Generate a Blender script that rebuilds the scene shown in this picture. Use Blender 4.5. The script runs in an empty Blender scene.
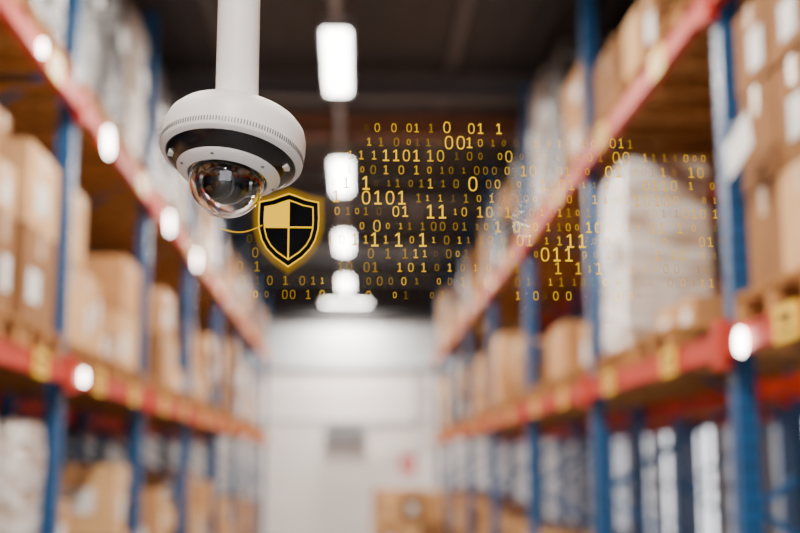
import bpy, math, random
from mathutils import Vector, Matrix, Euler
R = random.Random(7)
scene = bpy.context.scene

# ------------------------------------------------------------------ materials
def mat(name, col, rough=0.6, metal=0.0, var=0.12, scale=6.0, bump=0.0, coat=0.0, spec=0.5):
    m = bpy.data.materials.new(name); m.use_nodes = True
    nt = m.node_tree; b = nt.nodes['Principled BSDF']
    b.inputs['Roughness'].default_value = rough
    b.inputs['Metallic'].default_value = metal
    b.inputs['Specular IOR Level'].default_value = spec
    b.inputs['Coat Weight'].default_value = coat
    tc = nt.nodes.new('ShaderNodeTexCoord')
    n = nt.nodes.new('ShaderNodeTexNoise'); n.inputs['Scale'].default_value = scale
    n.inputs['Detail'].default_value = 4
    nt.links.new(tc.outputs['Object'], n.inputs['Vector'])
    r = nt.nodes.new('ShaderNodeValToRGB')
    r.color_ramp.elements[0].position = 0.3; r.color_ramp.elements[1].position = 0.7
    r.color_ramp.elements[0].color = tuple(c*(1-var) for c in col)+(1,)
    r.color_ramp.elements[1].color = tuple(min(1, c*(1+var)) for c in col)+(1,)
    nt.links.new(n.outputs['Fac'], r.inputs['Fac'])
    nt.links.new(r.outputs['Color'], b.inputs['Base Color'])
    if bump:
        bp = nt.nodes.new('ShaderNodeBump'); bp.inputs['Strength'].default_value = bump
        bp.inputs['Distance'].default_value = 0.03
        nt.links.new(n.outputs['Fac'], bp.inputs['Height'])
        nt.links.new(bp.outputs['Normal'], b.inputs['Normal'])
    return m

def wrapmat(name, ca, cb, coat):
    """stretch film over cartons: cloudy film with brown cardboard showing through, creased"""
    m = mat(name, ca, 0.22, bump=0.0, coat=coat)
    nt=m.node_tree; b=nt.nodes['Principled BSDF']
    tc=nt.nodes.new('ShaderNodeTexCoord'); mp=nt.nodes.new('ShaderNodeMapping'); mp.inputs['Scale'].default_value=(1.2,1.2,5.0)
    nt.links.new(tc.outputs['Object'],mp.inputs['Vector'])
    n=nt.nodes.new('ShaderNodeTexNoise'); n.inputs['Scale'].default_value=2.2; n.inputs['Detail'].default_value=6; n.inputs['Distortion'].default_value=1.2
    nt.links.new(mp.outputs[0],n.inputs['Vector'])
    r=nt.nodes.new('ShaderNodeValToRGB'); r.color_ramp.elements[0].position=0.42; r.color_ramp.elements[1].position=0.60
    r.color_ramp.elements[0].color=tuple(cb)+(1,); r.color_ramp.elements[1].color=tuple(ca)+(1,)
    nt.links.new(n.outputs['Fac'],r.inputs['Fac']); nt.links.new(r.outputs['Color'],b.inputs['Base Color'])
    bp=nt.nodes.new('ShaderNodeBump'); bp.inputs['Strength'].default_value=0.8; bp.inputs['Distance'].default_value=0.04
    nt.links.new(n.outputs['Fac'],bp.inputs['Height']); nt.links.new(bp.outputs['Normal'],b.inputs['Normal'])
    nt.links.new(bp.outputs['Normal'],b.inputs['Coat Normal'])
    return m

def emis(name, col, st, alpha=1.0):
    m = bpy.data.materials.new(name); m.use_nodes = True
    nt = m.node_tree; nt.nodes.clear()
    o = nt.nodes.new('ShaderNodeOutputMaterial')
    e = nt.nodes.new('ShaderNodeEmission')
    e.inputs['Color'].default_value = tuple(col)+(1,); e.inputs['Strength'].default_value = st
    if alpha < 1:
        t = nt.nodes.new('ShaderNodeBsdfTransparent'); mx = nt.nodes.new('ShaderNodeMixShader')
        mx.inputs[0].default_value = alpha
        nt.links.new(t.outputs[0], mx.inputs[1]); nt.links.new(e.outputs[0], mx.inputs[2])
        nt.links.new(mx.outputs[0], o.inputs[0])
    else:
        nt.links.new(e.outputs[0], o.inputs[0])
    return m

M = {
 'blue': mat('rack_blue_paint', (0.006,0.075,0.22), 0.4),
 'red': mat('rack_red_paint', (0.50,0.028,0.008), 0.5, spec=0.25),
 'card1': mat('cardboard_tan', (0.55,0.28,0.115), 0.85, spec=0.2),
 'card2': mat('cardboard_light', (0.72,0.42,0.20), 0.85, spec=0.2),
 'card3': mat('cardboard_dark', (0.28,0.13,0.05), 0.85, spec=0.2),
 'tape': mat('packing_tape', (0.60,0.40,0.22), 0.3),
 'label': mat('paper_label', (0.88,0.88,0.88), 0.6),
 'wood': mat('pallet_wood', (0.40,0.19,0.06), 0.85, var=0.3, scale=12, spec=0.2),
 'wrap': wrapmat('stretch_wrap', (0.84,0.81,0.80),(0.48,0.34,0.24),0.35),
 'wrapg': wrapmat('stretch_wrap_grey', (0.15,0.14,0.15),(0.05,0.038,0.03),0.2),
 'yel': mat('yellow_tag', (0.95,0.55,0.0), 0.45),
 'steel': mat('galvanised_steel', (0.45,0.46,0.48), 0.35, metal=0.8),
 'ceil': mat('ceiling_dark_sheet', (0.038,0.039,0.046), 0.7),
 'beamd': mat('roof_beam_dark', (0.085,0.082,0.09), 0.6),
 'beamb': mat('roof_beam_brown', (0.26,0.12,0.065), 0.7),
 'wall': mat('wall_white_panel', (0.94,0.88,0.87), 0.6, var=0.03, scale=1),
 'wallg': mat('wall_grey_panel', (0.66,0.69,0.74), 0.6, var=0.03, scale=1),
 'walls': mat('side_wall_panel', (0.22,0.22,0.24), 0.6, var=0.03, scale=1),
 'walld': mat('wall_dark', (0.05,0.05,0.055), 0.7, var=0.1, scale=1),
 'floor': mat('concrete_floor', (0.17,0.165,0.16), 0.45, var=0.15, scale=1.5),
 'grey': mat('grey_machine_paint', (0.22,0.22,0.24), 0.5),
 'signred': mat('red_sign', (0.80,0.02,0.02), 0.5),
 'camw': mat('camera_white_plastic', (0.93,0.93,0.935), 0.38, var=0.01, scale=30, spec=0.4),
 'camb': mat('camera_black_plastic', (0.008,0.008,0.010), 0.22, var=0.1),
 'camg': mat('camera_grey_plastic', (0.16,0.16,0.17), 0.35),
 'tube': emis('tube_light', (1.0,0.96,0.90), 26),
 'led': emis('small_lamp', (1.0,0.95,0.88), 22),  # emission for the added glare discs, no real lamp
}

# ------------------------------------------------------------------ mesh builder
class MB:
    def __init__(s): s.v=[]; s.f=[]; s.m=[]; s.mats=[]; s.sm=[]
    def mi(s, k):
        if k not in s.mats: s.mats.append(k)
        return s.mats.index(k)
    def box(s, c, d, k, rz=0.0, mtx=None):
        hx,hy,hz = d[0]/2,d[1]/2,d[2]/2
        b=len(s.v); cs,sn=math.cos(rz),math.sin(rz)
        for x,y,z in ((-hx,-hy,-hz),(hx,-hy,-hz),(hx,hy,-hz),(-hx,hy,-hz),(-hx,-hy,hz),(hx,-hy,hz),(hx,hy,hz),(-hx,hy,hz)):
            p = Vector((x*cs-y*sn, x*sn+y*cs, z))
            if mtx: p = mtx @ Vector((x,y,z))
            s.v.append((p.x+c[0], p.y+c[1], p.z+c[2]))
        i=s.mi(k)
        for f in ((0,3,2,1),(4,5,6,7),(0,1,5,4),(1,2,6,5),(2,3,7,6),(3,0,4,7)):
            s.f.append(tuple(b+q for q in f)); s.m.append(i); s.sm.append(False)
    def bar(s, a, b, w, k):
        a=Vector(a); b=Vector(b); d=b-a
        q=d.to_track_quat('Z','Y').to_matrix()
        s.box((a+b)/2, (w,w,d.length), k, mtx=q)
    def lathe(s, prof, k, seg=96, c=(0,0,0), mtx=None, smooth=True):
        b=len(s.v); n=len(prof); i=s.mi(k)
        for r,z in prof:
            for j in range(seg):
                t=2*math.pi*j/seg
                p=Vector((r*math.cos(t), r*math.sin(t), z))
                if mtx: p=mtx@p
                s.v.append((p.x+c[0],p.y+c[1],p.z+c[2]))
        for a in range(n-1):
            for j in range(seg):
                j2=(j+1)%seg
                s.f.append((b+a*seg+j, b+(a+1)*seg+j, b+(a+1)*seg+j2, b+a*seg+j2)); s.m.append(i); s.sm.append(smooth)
    def poly(s, pts, k):
        b=len(s.v); s.v += [tuple(p) for p in pts]
        s.f.append(tuple(range(b,b+len(pts)))); s.m.append(s.mi(k)); s.sm.append(False)
    def done(s, name, parent=None, loc=None, rot=None, sharp=35):
        me=bpy.data.meshes.new(name); me.from_pydata(s.v,[],s.f)
        for k in s.mats: me.materials.append(M[k])
        me.polygons.foreach_set('material_index', s.m)
        me.polygons.foreach_set('use_smooth', s.sm)
        me.update()
        try: me.set_sharp_from_angle(angle=math.radians(sharp))
        except Exception: pass
        o=bpy.data.objects.new(name, me); scene.collection.objects.link(o)
        if parent: o.parent=parent
        if loc: o.location=loc
        if rot: o.rotation_euler=rot
        return o
def empty(name, loc=(0,0,0), rot=(0,0,0)):
    e=bpy.data.objects.new(name,None); e.location=loc; e.rotation_euler=rot
    e.empty_display_size=0.1
    scene.collection.objects.link(e); return e

# ------------------------------------------------------------------ room shell
XL,XR,YB,YE,ZC = -5.2,5.2,-7.0,25.3,5.55
def simple(name, boxes):
    mb=MB()
    for b in boxes: mb.box(*b)
    return mb.done(name)
simple('floor', [((0,(YB+YE)/2,-0.1),(XR-XL+0.4,YE-YB+0.4,0.2),'floor')])
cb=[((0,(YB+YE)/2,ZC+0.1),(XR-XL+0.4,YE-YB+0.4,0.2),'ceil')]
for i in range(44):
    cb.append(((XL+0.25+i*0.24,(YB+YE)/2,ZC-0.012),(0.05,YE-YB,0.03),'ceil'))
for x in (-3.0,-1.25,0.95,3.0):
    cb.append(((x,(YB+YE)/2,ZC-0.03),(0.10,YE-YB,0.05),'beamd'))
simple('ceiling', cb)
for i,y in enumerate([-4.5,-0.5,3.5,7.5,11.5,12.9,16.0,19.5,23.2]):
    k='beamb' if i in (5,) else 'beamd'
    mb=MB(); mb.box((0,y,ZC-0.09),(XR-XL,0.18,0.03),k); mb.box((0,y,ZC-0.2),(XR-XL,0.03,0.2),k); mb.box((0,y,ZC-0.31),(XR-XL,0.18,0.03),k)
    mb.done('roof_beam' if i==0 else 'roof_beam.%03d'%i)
wb=[((0,YE+0.1,1.83),(XR-XL+0.4,0.2,3.66),'wall'),
    ((0,YE+0.1,4.2),(XR-XL+0.4,0.2,1.08),'wallg'),
    ((0,YE+0.1,5.15),(XR-XL+0.4,0.2,0.82),'walld')]
simple('wall_end', wb)
simple('trim_1', [((0,YE-0.03,3.68),(XR-XL,0.06,0.07),'grey')])
simple('trim_2', [((0,YE-0.1,4.78),(XR-XL,0.2,0.16),'walld')])
simple('trim_3', [((0,YE-0.02,2.62),(XR-XL,0.03,0.03),'wallg')])
simple('wall_left', [((XL-0.1,(YB+YE)/2,ZC/2),(0.2,YE-YB,ZC),'walls')])
wr=[((XR+0.1,(YB+YE)/2,0.2),(0.2,YE-YB,0.4),'walls'),((XR+0.1,(YB+YE)/2,(2.3+ZC)/2),(0.2,YE-YB,ZC-2.3),'walls')]
ops=[(6+i*1.9, 6+i*1.9+1.45) for i in range(10)]
prev=YB
for a,b in ops:
    wr.append(((XR+0.1,(prev+a)/2,1.35),(0.2,a-prev,1.9),'walls')); prev=b
wr.append(((XR+0.1,(prev+YE)/2,1.35),(0.2,YE-prev,1.9),'walls'))
simple('wall_right', wr)
for i,(a,b) in enumerate(ops):
    fr=[]
    for y in (a+0.03,(a+b)/2,b-0.03): fr.append(((XR+0.1,y,1.35),(0.08,0.06,1.9),'grey'))
    for z in (0.43,1.35,2.27): fr.append(((XR+0.1,(a+b)/2,z),(0.08,b-a,0.06),'grey'))
    simple('window_%d'%(i+1), fr)
simple('wall_back', [((-4.2,YB-0.1,ZC/2),(2.4,0.2,ZC),'wallg'),((4.2,YB-0.1,ZC/2),(2.4,0.2,ZC),'wallg'),((0,YB-0.1,5.1),(6.0,0.2,0.9),'wallg')])  # unseen wall; wide opening added to let sky light in as frontal fill
simple('trim_4', [((-3.05,YB+0.06,2.3),(0.1,0.1,4.6),'grey'),((3.05,YB+0.06,2.3),(0.1,0.1,4.6),'grey'),((0,YB+0.06,4.70),(6.2,0.1,0.2),'grey')])

# ------------------------------------------------------------------ ceiling lights
HL=5.0
def lamp(i,y,cross=False,seg=0):
    e=empty('fluorescent_ceiling_light' if i==0 else 'fluorescent_ceiling_light.%03d'%i,(-0.15,y,HL),(0,0,math.pi/2 if cross else 0))
    s=0.6 if cross else 1
    mb=MB(); mb.box((0,0,0.06),(0.2,1.6*s,0.05),'steel'); mb.box((-0.11,0,0.035),(0.02,1.6*s,0.08),'steel'); mb.box((0.11,0,0.035),(0.02,1.6*s,0.08),'steel'); mb.box((0,0.82*s,0.03),(0.24,0.03,0.1),'steel'); mb.box((0,-0.82*s,0.03),(0.24,0.03,0.1),'steel')
    mb.done('housing',e)
    mb=MB(); mb.box((0,0,0.0),(0.19,1.55*s,0.05),'tube'); mb.done('diffuser',e)
    mb=MB()
    for yy in (-0.4,0.4): mb.bar((0,yy,0.08),(0,yy,ZC-HL-0.06),0.015,'steel')
    mb.done('hangers',e)
    if seg:
        mb=MB(); mb.box((0,0.85+seg/2,0.06),(0.07,seg,0.06),'grey'); mb.done('trunking',e)
    L=bpy.data.lights.new('lamp_light','AREA'); L.shape='RECTANGLE'; L.size=0.19; L.size_y=1.5*s; L.energy=215*(0.9 if cross else 1); L.color=(1,0.92,0.81)
    o=bpy.data.objects.new('lamp_light',L); scene.collection.objects.link(o); o.parent=e; o.location=(0,0,-0.04)
ys=[-5.3,-1.4,2.4,6.0,9.75,13.75,17.9,22.0]
for i,y in enumerate(ys): lamp(i,y,seg=(0 if i<2 or i==len(ys)-1 else ys[i+1]-y-1.7))
lamp(len(ys),24.6,True)

# ------------------------------------------------------------------ racks
Z1,Z2=2.12,3.66
def rack(name, xf, sgn, posts, levels=(Z1,Z2), tags=True):
    e=empty(name,(xf,0,0))
    D=1.1
    mb=MB()
    for y in posts:
        for x in (0.05*sgn,(D-0.05)*sgn):
            mb.box((x-0.04*sgn,y,2.62),(0.012,0.10,5.24),'blue')
            mb.box((x,y-0.045,2.62),(0.08,0.012,5.24),'blue')
            mb.box((x,y+0.045,2.62),(0.08,0.012,5.24),'blue')
            mb.box((x,y,0.01),(0.14,0.14,0.02),'blue')
            for q in range(60 if tags else 0):
                z=0.25+q*0.08
                mb.box((x,y-0.0515,z),(0.014,0.002,0.03),'camb')
                mb.box((x-0.0465*sgn,y,z),(0.002,0.014,0.03),'camb')
        z=0.2; fl=True
        while z<4.6:
            a=(0.07*sgn,y,z); b=((D-0.07)*sgn,y,z+0.62)
            if not fl: a=(0.07*sgn,y,z+0.62); b=((D-0.07)*sgn,y,z)
            mb.bar(a,b,0.03,'blue'); fl=not fl; z+=0.62
    mb.done('uprights',e)
    mb=MB(); tg=MB()
    for a,b in zip(posts[:-1],posts[1:]):
        for z in levels:
            for x in (-0.0*sgn,D*sgn):
                xx=x+(-0.02*sgn if x==0 else 0.02*sgn)
                mb.box((xx,(a+b)/2,z),(0.045,b-a-0.11,0.11),'red')
                mb.box((xx,(a+b)/2,z+0.045),(0.055,b-a-0.11,0.012),'red')
                mb.box((xx,(a+b)/2,z-0.045),(0.055,b-a-0.11,0.012),'red')
                for yy in (a+0.03,b-0.03):
                    mb.box((xx-0.012*(sgn if x==0 else -sgn),yy,z),(0.05,0.07,0.20),'red')
            if tags:
                for t in (0.27,0.73):
                    tg.box((-0.05*sgn,a+(b-a)*t,z),(0.006,0.24,0.13),'yel')
                    tg.box((-0.0535*sgn,a+(b-a)*t,z-0.03),(0.002,0.16,0.012),'camb')
                    tg.box((-0.0535*sgn,a+(b-a)*t,z+0.02),(0.002,0.12,0.03),'camb')
    mb.done('beams',e)
    if tags: tg.done('bay_labels',e)
    return e
PL=[-3.67,-1.07,1.53,4.13,6.73,9.33,11.93,14.53,17.13,19.73,22.33]
PR=[-4.0,-1.0,2.02,5.03,8.05,11.07,14.09,17.1,20.1,23.1]
A=1.6
rack('pallet_rack',-A,-1,PL)
rack('pallet_rack.001',A,1,PR)
rack('pallet_rack.002',-A-1.35,-1,PL,tags=False)
rack('pallet_rack.003',A+1.35,1,PR,tags=False)

# ------------------------------------------------------------------ pallet loads
def pallet(mb, x,y,z, dx,dy):
    for i in range(3):
        yy=y-dy/2+0.05+i*(dy-0.1)/2
        mb.box((x,yy,z+0.011),(dx,0.1,0.02),'wood')
        for j in range(3):
            mb.box((x-dx/2+0.07+j*(dx-0.14)/2,yy,z+0.06),(0.13,0.098,0.078),'wood')
    for j in range(3):
        mb.box((x-dx/2+0.07+j*(dx-0.14)/2,y,z+0.109),(0.12,dy,0.018),'wood')
    n=5
    for i in range(n):
        yy=y-dy/2+0.06+i*(dy-0.12)/(n-1)
        mb.box((x,yy,z+0.129),(dx,0.115,0.02),'wood')
    return z+0.14
cnt={}
def nm(k):
    c=cnt.get(k,0); cnt[k]=c+1
    return k if c==0 else '%s.%03d'%(k,c)
def carton(mb,c,d,k,face,rz=0):
    mb.box(c,d,k,rz)
    mb.box((c[0],c[1],c[2]+d[2]/2+0.001),(d[0]*0.98,0.06,0.002),'tape',rz)
    f=-face
    mb.box((c[0]+f*(d[0]/2+0.001)*1,c[1],c[2]+d[2]*0.36),(0.002,0.06,d[2]*0.28),'tape')
    if R.random()<0.5:
        mb.box((c[0]+f*(d[0]/2+0.003),c[1]+d[1]*R.uniform(-0.22,0.22),c[2]-d[2]*0.1),(0.003,min(0.2,d[1]*0.4),min(0.16,d[2]*0.45)),'label')
    if R.random()<0.4:
        mb.box((c[0],c[1]-d[1]/2-0.002,c[2]),(min(0.2,d[0]*0.4),0.003,min(0.16,d[2]*0.4)),'label')
def load(x,y,z,kind,H,dy=0.8,dx=1.15,face=1,nl=None):
    mb=MB(); zt=pallet(mb,x,y,z,dx,dy)
    if kind=='card':
        nl=nl or max(1,round(H/0.42)); h=H/nl
        base=R.choice(['card1','card2','card1','card3'])
        nx=R.choice([2,2,3]); ny=R.choice([1,2,2])
        for l in range(nl):
            if l==nl-1 and l>0 and R.random()<0.35: nyr=max(1,ny-1)
            else: nyr=ny
            ins=0.05
            bx,by=(dx-ins-.04)/nx,(dy-0.06)/ny
            for i in range(nx):
                for j in range(nyr):
                    k=base if R.random()<0.6 else R.choice(['card1','card2','card3'])
                    hh=h*(1 if l<nl-1 else R.uniform(0.75,1))-0.006
                    carton(mb,(x-(dx-ins-.04)/2+bx*(i+.5)+R.uniform(-.012,.012), y-dy/2+0.03+by*(j+.5), zt+h*l+hh/2+0.002),
                           (bx-0.02,by-0.03,hh),k,face,R.uniform(-.02,.02))
        name='cardboard_box_pallet_load'
    elif kind=='mix':
        zz=zt
        while zz-zt<H-0.12:
            h=min(R.uniform(0.18,0.5),H-(zz-zt)); w=R.uniform(0.66,1.0)
            ny=R.choice([1,2,3])
            for j in range(ny):
                k=R.choice(['card1','card2','card3','card2'])
                by=(dy-0.04)/ny
                carton(mb,(x,y-dy/2+.02+by*(j+.5),zz+h/2),((dx-0.08)*w,by*R.uniform(0.82,0.95),h-0.003),k,face,R.uniform(-.03,.03))
            zz+=h
        name='mixed_carton_pallet_load'
    else:
        k='wrap' if kind=='wrap' else 'wrapg'
        n,mz=28,12
        b=len(mb.v)
        ph=[R.uniform(0,6.28) for _ in range(3)]
        for a in range(mz+1):
            zz=zt+H*a/mz; sh=1.0-(0.04 if a in (0,mz) else 0)+R.uniform(-.012,.012)
            for q in range(n):
                t=2*math.pi*q/n+math.pi/4
                cx,cy=math.cos(t),math.sin(t)
                s=1/max(abs(cx),abs(cy))**0.95
                wob=1+0.012*math.sin(3*t+ph[0]+a)+R.uniform(-.008,.008)
                mb.v.append((x+cx*s*(dx/2-.05)*sh*wob*0.98, y+cy*s*(dy/2-.04)*sh*wob, zz+(R.uniform(-.012,.012) if a else 0.002)))
        mi=mb.mi(k)
        for a in range(mz):
            for q in range(n):
                q2=(q+1)%n
                mb.f.append((b+a*n+q,b+a*n+q2,b+(a+1)*n+q2,b+(a+1)*n+q)); mb.m.append(mi); mb.sm.append(True)
        mb.f.append(tuple(b+mz*n+q for q in range(n))); mb.m.append(mi); mb.sm.append(False)
        mb.f.append(tuple(b+q for q in reversed(range(n)))); mb.m.append(mi); mb.sm.append(False)
        mb.box((x-face*(dx/2-.025),y,zt+H*0.55),(0.004,0.2,0.15),'label')
        name='stretch_wrapped_pallet_load'
    return mb.done(nm(name))

S1,S2=Z1+0.056,Z2+0.056
xl,xr=-A-0.56,A+0.56
def fill(posts,x,z,face,spec,per=3):
    for bi,(a,b) in enumerate(zip(posts[:-1],posts[1:])):
        w=(b-a-0.16)/per; dy=min(w-0.07,0.86)
        lst=spec.get(bi)
        for j in range(per):
            if lst is not None:
                it=lst[j] if j<len(lst) else None
            else:
                r=R.random()
                it=None if r<0.08 else (('card' if r<.5 else 'mix' if r<.78 else 'wrap' if r<.86 else 'wrapg'),R.uniform(0.6,1.1))
            if it is None: continue
            load(x,a+0.08+w*(j+.5),z,it[0],it[1],dy=dy,face=face,nl=(it[2] if len(it)>2 else None))
fill(PL,xl,S1,-1,{3:[('card',1.0,2),('mix',0.98),('card',1.02,2)],4:[('card',0.95,2),('mix',0.55),('card',0.8,2)],5:[('mix',0.7),('card',0.9,2),('mix',0.5)],
                  6:[('card',0.8,2),('card',0.6,2),('mix',0.8)]})
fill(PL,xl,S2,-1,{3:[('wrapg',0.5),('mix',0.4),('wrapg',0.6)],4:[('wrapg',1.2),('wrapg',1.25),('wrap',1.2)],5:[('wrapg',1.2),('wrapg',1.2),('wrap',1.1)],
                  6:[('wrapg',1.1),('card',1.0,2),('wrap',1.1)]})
fill(PL,xl,0.0,-1,{3:[('wrap',1.72),('wrap',1.75),('wrap',1.70)],4:[('card',1.4,3),None,('card',1.5,3)],5:[('mix',1.5),('card',1.3,3),('mix',1.2)],6:[('card',1.5,3),('mix',1.3),('card',1.4,3)]})
fill(PR,xr,S1,1,{2:[('card',1.2,3),('card',1.2,3),('card',1.25,3)],3:[None,None,None],4:[('mix',0.35),('card',0.45,1),('mix',0.5)],5:[('card',0.5,1),('mix',0.6),('card',0.8,2)],
                 6:[('card',0.8,2),('card',0.7,2),('mix',0.8)]})
load(xr-0.27,7.40,S1,'wrap',1.14,dy=0.85,dx=0.62,face=1)
load(xr,6.35,S1,'mix',0.16,dy=0.8,face=1)
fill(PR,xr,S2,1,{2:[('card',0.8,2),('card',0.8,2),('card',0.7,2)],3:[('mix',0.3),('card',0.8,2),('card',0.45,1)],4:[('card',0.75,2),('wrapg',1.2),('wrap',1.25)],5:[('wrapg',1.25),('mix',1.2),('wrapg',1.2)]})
fill(PR,xr,0.0,1,{0:[],1:[],2:[],3:[None,('mix',0.5),None],4:[('card',0.5,1),None,('mix',0.6)],5:[None,('mix',0.8),None],6:[('card',0.9,2),None,('mix',0.8)],7:[('mix',1.0),None,('card',1.0,2)],8:[('card',1.1,2),('card',1.15,3),('mix',1.1)]})
fill(PL,xl-1.35,S1,-1,{0:[],1:[],2:[]}); fill(PL,xl-1.35,S2,-1,{0:[],1:[],2:[]}); fill(PL,xl-1.35,0.0,-1,{0:[],1:[],2:[]})
fill(PR,xr+1.35,S1,1,{0:[],1:[],3:[('wrapg',.7),('card',.8,2),('wrapg',1.0)],4:[('wrapg',.9),('mix',.8),None]})
fill(PR,xr+1.35,S2,1,{0:[],1:[]})
load(1.0,21.0,0,'card',1.15,dy=1.0,face=1,nl=2)
load(0.9,23.9,0,'mix',1.1,dy=1.0,face=1)

mb=MB(); mb.box((0,0,0),(0.004,0.30,0.15),'label',mtx=Matrix.Rotation(math.radians(-14),3,'X')); mb.box((0,0,0.085),(0.012,0.06,0.03),'camg'); mb.done('hanging_document_sheet',loc=(1.54,4.62,2.88))

e=empty('rack_marker_lights')  # added glowing discs standing in for glare reflections on the beams
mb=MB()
def glare(x,y,z,r,s):
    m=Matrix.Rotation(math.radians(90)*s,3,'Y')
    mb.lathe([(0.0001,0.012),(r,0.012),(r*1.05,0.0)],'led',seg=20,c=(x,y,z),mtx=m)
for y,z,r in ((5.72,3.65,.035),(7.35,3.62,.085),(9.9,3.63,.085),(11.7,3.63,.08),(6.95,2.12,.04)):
    glare(-A+0.055,y,z,r,1)
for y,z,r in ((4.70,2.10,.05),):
    glare(A-0.055,y,z,r,-1)
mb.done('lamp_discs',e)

mb=MB(); mb.box((-0.15,YE-0.2,2.35),(0.8,0.35,0.4),'grey')
for i in range(6): mb.box((-0.15,YE-0.385,2.2+i*0.06),(0.7,0.02,0.02),'steel')
mb.bar((0.25,YE-0.2,2.5),(1.3,YE-0.1,2.5),0.06,'steel'); mb.bar((1.3,YE-0.1,2.5),(1.3,YE-0.1,3.6),0.06,'steel')
mb.done('wall_heater')
mb=MB(); mb.box((1.15,YE-0.01,1.7),(0.30,0.02,0.40),'signred'); mb.box((1.15,YE-0.024,1.68),(0.08,0.01,0.2),'label'); mb.box((1.15,YE-0.024,1.81),(0.04,0.01,0.04),'label'); mb.done('fire_extinguisher_sign')

# ------------------------------------------------------------------ dome security camera
DC=Vector((-0.137,1.3,1.939))
cam_e=empty('dome_security_camera',DC)
tilt=empty('head',(0,0,0),(math.radians(-13.5),math.radians(7),0)); tilt.parent=cam_e
mb=MB()
mb.lathe([(0.0001,.054),(.03,.0535),(.062,.051),(.0705,.047),(.0765,.040),(.0795,.031),(.0802,.020),(.0798,.006),(.0792,.002),(.078,0),(.0735,-.003),(.0725,-.0025),(.071,.008),(0.0001,.010)],'camw',seg=160)
mb.done('outer_shell',tilt)
mb=MB()
for i in range(76):
    t=math.radians(180+ (i+.5)*180/76)
    r=.0800
    m=Matrix.Rotation(t,3,'Z')
    mb.box((r*math.cos(t),r*math.sin(t),.0065),(.0012,.0012,.0050),'camg',mtx=m)
mb.done('vent_slots',tilt)
mb=MB()
mb.lathe([(.0722,.004),(.0722,-.0022),(.070,-.005),(.0585,-.0155),(.056,-.016),(.052,.0)],'camb',seg=128)
mb.done('black_recess_ring',tilt)
mb=MB()
mb.lathe([(.052,-.008),(.0570,-.0145),(.0574,-.0165),(.0562,-.0185),(.0475,-.0240),(.0455,-.0247),(.0440,-.0240),(.043,-.012)],'camw',seg=128)
mb.done('inner_collar',tilt)
mb=MB()
for a in (200,255,320,20,140):
    t=math.radians(a)
    mb.lathe([(0.0001,-.0005),(.0019,-.0004),(.0022,.0006)],'camg',seg=16,c=(.0518*math.cos(t),.0518*math.sin(t),-.0213))
for a in (195,345,90):
    t=math.radians(a); mb.box((.0655*math.cos(t),.0655*math.sin(t),-.0095),(.006,.010,.004),'camw',mtx=Matrix.Rotation(t,3,'Z'))
mb.done('screws',tilt)
mb=MB()
mb.lathe([(.0445,-.016),(.030,.004),(0.0001,.006)],'camb',seg=64)
mb.done('inner_bowl',tilt)
g=bpy.data.materials.new('clear_polycarbonate'); g.use_nodes=True
b=g.node_tree.nodes['Principled BSDF']; b.inputs['Transmission Weight'].default_value=1; b.inputs['Roughness'].default_value=0.0; b.inputs['IOR'].default_value=1.55
b.inputs['Base Color'].default_value=(0.93,0.93,0.94,1); M['glass']=g
mb=MB()
ro,ri,zc=.0415,.0393,-.0265
pr=[(.0415,zc+.004)]+[(ro*math.cos(math.radians(a)),zc-ro*math.sin(math.radians(a))) for a in range(0,90,5)]+[(0.0001,zc-ro)]
pi=[(0.0001,zc-ri)]+[(ri*math.cos(math.radians(a)),zc-ri*math.sin(math.radians(a))) for a in range(85,-1,-5)]+[(.0393,zc+.004),(.0415,zc+.004)]
mb.lathe(pr+pi,'glass',seg=96)
mb.done('dome_glass',tilt,sharp=60)
mb=MB()
aim=Vector((-0.25,-0.75,-0.55)).normalized(); q=aim.to_track_quat('Z','X').to_matrix()
cc=(0,0,zc)
rb=.0265
mb.lathe([(max(rb*math.sin(math.radians(a)),.0001),rb*math.cos(math.radians(a))) for a in range(0,181,10)],'camb',seg=48,c=cc,mtx=q)
mb.lathe([(.016,.016),(.016,.029),(.0145,.031),(.0125,.031),(.012,.026),(0.0001,.026)],'camb',seg=48,c=cc,mtx=q)
mb.lathe([(.0175,.019),(.0178,.0225),(.0165,.0235)],'camg',seg=48,c=cc,mtx=q)
mb.lathe([(.0118,.0262),(.009,.0285),(.005,.0298),(0.0001,.0302)],'camb',seg=48,c=cc,mtx=q)
mb.done('lens_module',tilt)
mb=MB()
for s in (-1,1):
    mb.box((s*.031,0,zc+.006),(.004,.020,.030),'camb')
    mb.lathe([(0.0001,.003),(.007,.003),(.007,-.003),(0.0001,-.003)],'steel',seg=24,c=(s*.0285,0,zc),mtx=Matrix.Rotation(math.radians(90),3,'Y'))
mb.done('gimbal',tilt)
mb=MB()
px=.005
mb.lathe([(.0001,.045),(.0238,.045),(.0238,ZC-DC.z-.02),(.06,ZC-DC.z-.02),(.06,ZC-DC.z-.0005),(0.0001,ZC-DC.z-.0005)],'camw',seg=64,c=(px,0,0))
mb.done('mounting_pole',cam_e)

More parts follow.
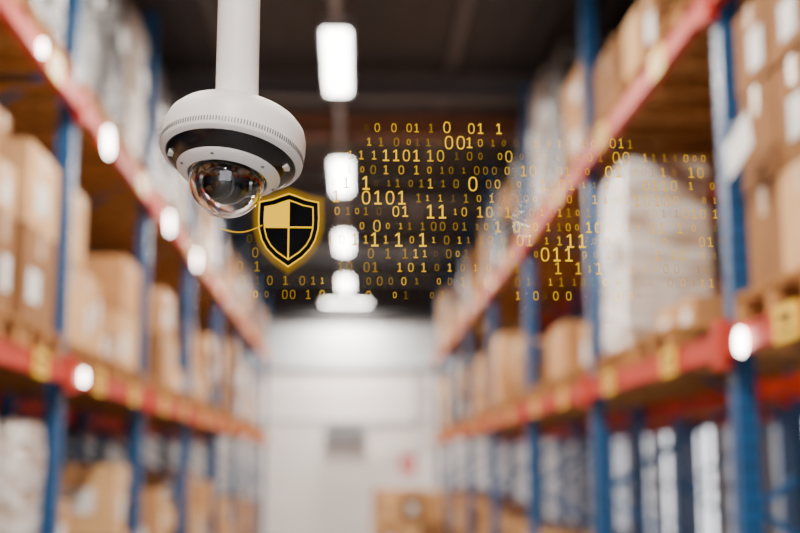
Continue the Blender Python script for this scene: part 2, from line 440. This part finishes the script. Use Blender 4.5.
# ------------------------------------------------------------------ glowing shield emblem
M['hy']=emis('holo_yellow',(1.0,0.56,0.0),1.6)
M['hm']=emis('holo_yellow_mid',(1.0,0.56,0.0),1.25,0.85)
M['hd']=emis('holo_yellow_dim',(0.85,0.47,0.0),0.8,0.65)
M['hv']=emis('holo_yellow_faint',(0.75,0.42,0.0),0.6,0.40)
M['hg']=emis('holo_glow',(1.0,0.5,0.0),0.7,0.10)
M['hk']=mat('holo_black',(0.003,0.003,0.004),0.9,spec=0.05)
base=[(0,1),(.25,.93),(.55,.83),(.95,.76)]
side=[(.97,.3),(.95,0.0),(.86,-.3),(.70,-.55),(.45,-.78),(.2,-.93),(0,-1.05)]
half=base+side
sh=half+[(-x,y) for x,y in reversed(half[1:-1])]
W,Hh=.0355,.0415
def spts(s,y): return [Vector((x*W*s,y,z*Hh*s)) for x,z in sh]
def ring(mb,s0,s1,y,k):
    a,b_=spts(s0,y),spts(s1,y); n=len(a); i0=len(mb.v)
    mb.v+= [tuple(p) for p in a]+[tuple(p) for p in b_]; i=mb.mi(k)
    for j in range(n):
        j2=(j+1)%n; mb.f.append((i0+j,i0+j2,i0+n+j2,i0+n+j)); mb.m.append(i); mb.sm.append(False)
def clip(pts,fx,keep):
    out=[]
    for a,b_ in zip(pts,pts[1:]+pts[:1]):
        ia,ib=keep(a),keep(b_)
        if ia: out.append(a)
        if ia!=ib:
            t=fx(a)/(fx(a)-fx(b_)); out.append(a+(b_-a)*t)
    return out
mb=MB()
for j,s in enumerate((1.03,1.06,1.09,1.12,1.16,1.20)): ring(mb,0.97,s,0.0012+j*.0003,'hg')
ring(mb,.945,.99,0,'hy')
mb.poly(spts(.95,0.0006),'hk')
mb.poly(spts(.81,0.0),'hy')
g_=.0009
for sx in (-1,1):
    for sz in (-1,1):
        p=spts(.77,-.0006)
        p=clip(p,lambda v:(v.x*sx-g_),lambda v:v.x*sx>=g_)
        p=clip(p,lambda v:((v.z-.002)*sz-g_),lambda v:(v.z-.002)*sz>=g_)
        mb.poly(p,'hy' if (sx==-1 and sz==1) else 'hk')
for i in range(24):
    t0,t1=i/24,(i+1)/24
    f=lambda t:Vector((-.075+.046*t,-.001,-.006*math.sin(math.pi*t)*1.0+.004*t))
    a,b_=f(t0),f(t1); w=Vector((0,0,.0007))
    mb.poly([a-w,b_-w,b_+w,a+w],'hm')
mb.done('glowing_shield_emblem',loc=(-.0725,1.31,1.863))

# ------------------------------------------------------------------ binary digits
mb=MB()
def d0(x,z,h,k,y=0):
    w=h*.30; hh=h/2; n=18; t=h*.09; i0=len(mb.v); i=mb.mi(k)
    for q in range(n):
        a=2*math.pi*q/n; c,s=math.cos(a),math.sin(a)
        e_=.8
        cx=math.copysign(abs(c)**e_,c); sz=math.copysign(abs(s)**e_,s)
        mb.v.append((x+cx*w,y,z+sz*hh)); mb.v.append((x+cx*(w-t),y,z+sz*(hh-t)))
    for q in range(n):
        a=i0+2*q; b_=i0+2*((q+1)%n)
        mb.f.append((a,b_,b_+1,a+1)); mb.m.append(i); mb.sm.append(False)
def d1(x,z,h,k,y=0):
    t=h*.06; hh=h/2; w=h*.26
    mb.poly([(x-t,y,z-hh+2*t),(x+t,y,z-hh+2*t),(x+t,y,z+hh),(x-t,y,z+hh)],k)
    mb.poly([(x-w,y,z-hh),(x+w,y,z-hh),(x+w,y,z-hh+2*t),(x-w,y,z-hh+2*t)],k)
    mb.poly([(x-w,y,z+hh-h*.26),(x-t,y,z+hh-2.4*t),(x-t,y,z+hh),(x-w,y,z+hh-h*.16)],k)
U=.00111
ox,oz=353,469
def put(ch,gx,gy,h,k):
    x=(gx-ox)*U*1.0; z=(oz-gy)*U
    if ch=='0': d0(x,z,h*U,k)
    elif ch=='1': d1(x,z,h*U,k)
occ=[]
def frag(gx,gy,h,txt,k):
    st=h*.86
    for i,c in enumerate(txt):
        put(c,gx+i*st,gy,h,k)
        if c!=' ': occ.append((gx+i*st,gy,h))
F=[(393,126,9,'0 01','hm'),(447,125,12,'0','hy'),(472,126,11,'01 1','hy'),(449,141,14,'00','hy'),(385,155,12,'1101','hy'),(430,155,12,'10','hm'),(470,141,11,'1','hy'),
(345,184,11,'1','hy'),(365,184,14,'1','hy'),(385,170,9,'1 0 1','hm'),(473,184,15,'0','hy'),(430,184,10,'1','hm'),(335,198,12,'1','hy'),(365,199,14,'0101','hy'),(430,213,14,'11','hy'),
(395,213,11,'01','hy'),(376,228,12,'0','hm'),(354,242,12,'1','hy'),(374,242,14,'1 1 1','hy'),(510,155,12,'0','hm'),(525,170,11,'10','hm'),(545,184,11,'1 01','hm'),
(571,242,14,'11','hy'),(545,256,14,'011','hy'),(590,228,11,'10','hy'),(558,270,12,'1 1 1','hm'),(620,155,12,'00','hm'),(617,140,10,'01','hm'),(612,170,12,'01','hy'),
(697,170,11,'10','hm'),(650,184,11,'0110','hm'),(640,200,12,'1010','hm'),(655,228,11,'01 1','hm'),(690,213,10,'010','hm'),(705,242,10,'01','hm'),(660,256,10,'1 01','hm'),(370,256,10,'0 1 1','hd'),(340,270,10,'10 01','hd'),
(255,256,10,'0','hd'),(240,270,10,'0 1','hd'),(270,284,9,'0 1','hd'),(285,298,9,'00 1','hd'),(380,141,9,'1 0','hd'),(498,228,11,'1 0','hm'),(520,242,11,'01','hm'),(480,213,11,'10 1','hm')]
for f in F: frag(*f)
rows=[126,141,155,170,184,199,213,228,242,256,270,284,298]
for gy in rows:
    gx=236
    while gx<718:
        gx+=R.choice([9,11,13])
        lo=330 if gy<240 else 238
        if gy<150: lo=365
        hi={126:510,141:650,155:715}.get(gy,722)
        if gy>290: hi=640
        if gx<lo or gx>hi: continue
        if 250<gx<330 and gy<280: continue
        if any(abs(gx-a)<9 and abs(gy-b_)<8 for a,b_,h_ in occ): continue
        dens=.94 if 340<gx<620 and gy<262 else .78
        if R.random()>dens: continue
        r=R.random()
        k='hm' if r<.4 else 'hd' if r<.88 else 'hv'
        put(R.choice('01'),gx,gy,R.choice([6,7,8,9]),k)
mb.done('glowing_binary_code_display',loc=(0,1.31,1.6))

# ------------------------------------------------------------------ world & camera
w=bpy.data.worlds.new('sky'); scene.world=w; w.use_nodes=True
bg=w.node_tree.nodes['Background']; bg.inputs[0].default_value=(0.94,0.95,1.0,1); bg.inputs[1].default_value=3.9
cd=bpy.data.cameras.new('camera'); co=bpy.data.objects.new('camera',cd); scene.collection.objects.link(co)
co.location=(0,0,1.6); co.rotation_euler=(math.radians(90+9.6),0,math.radians(-2.24))
cd.sensor_width=36; cd.lens=54; cd.clip_start=0.05
cd.dof.use_dof=True; cd.dof.focus_distance=1.31; cd.dof.aperture_fstop=2.6
scene.camera=co
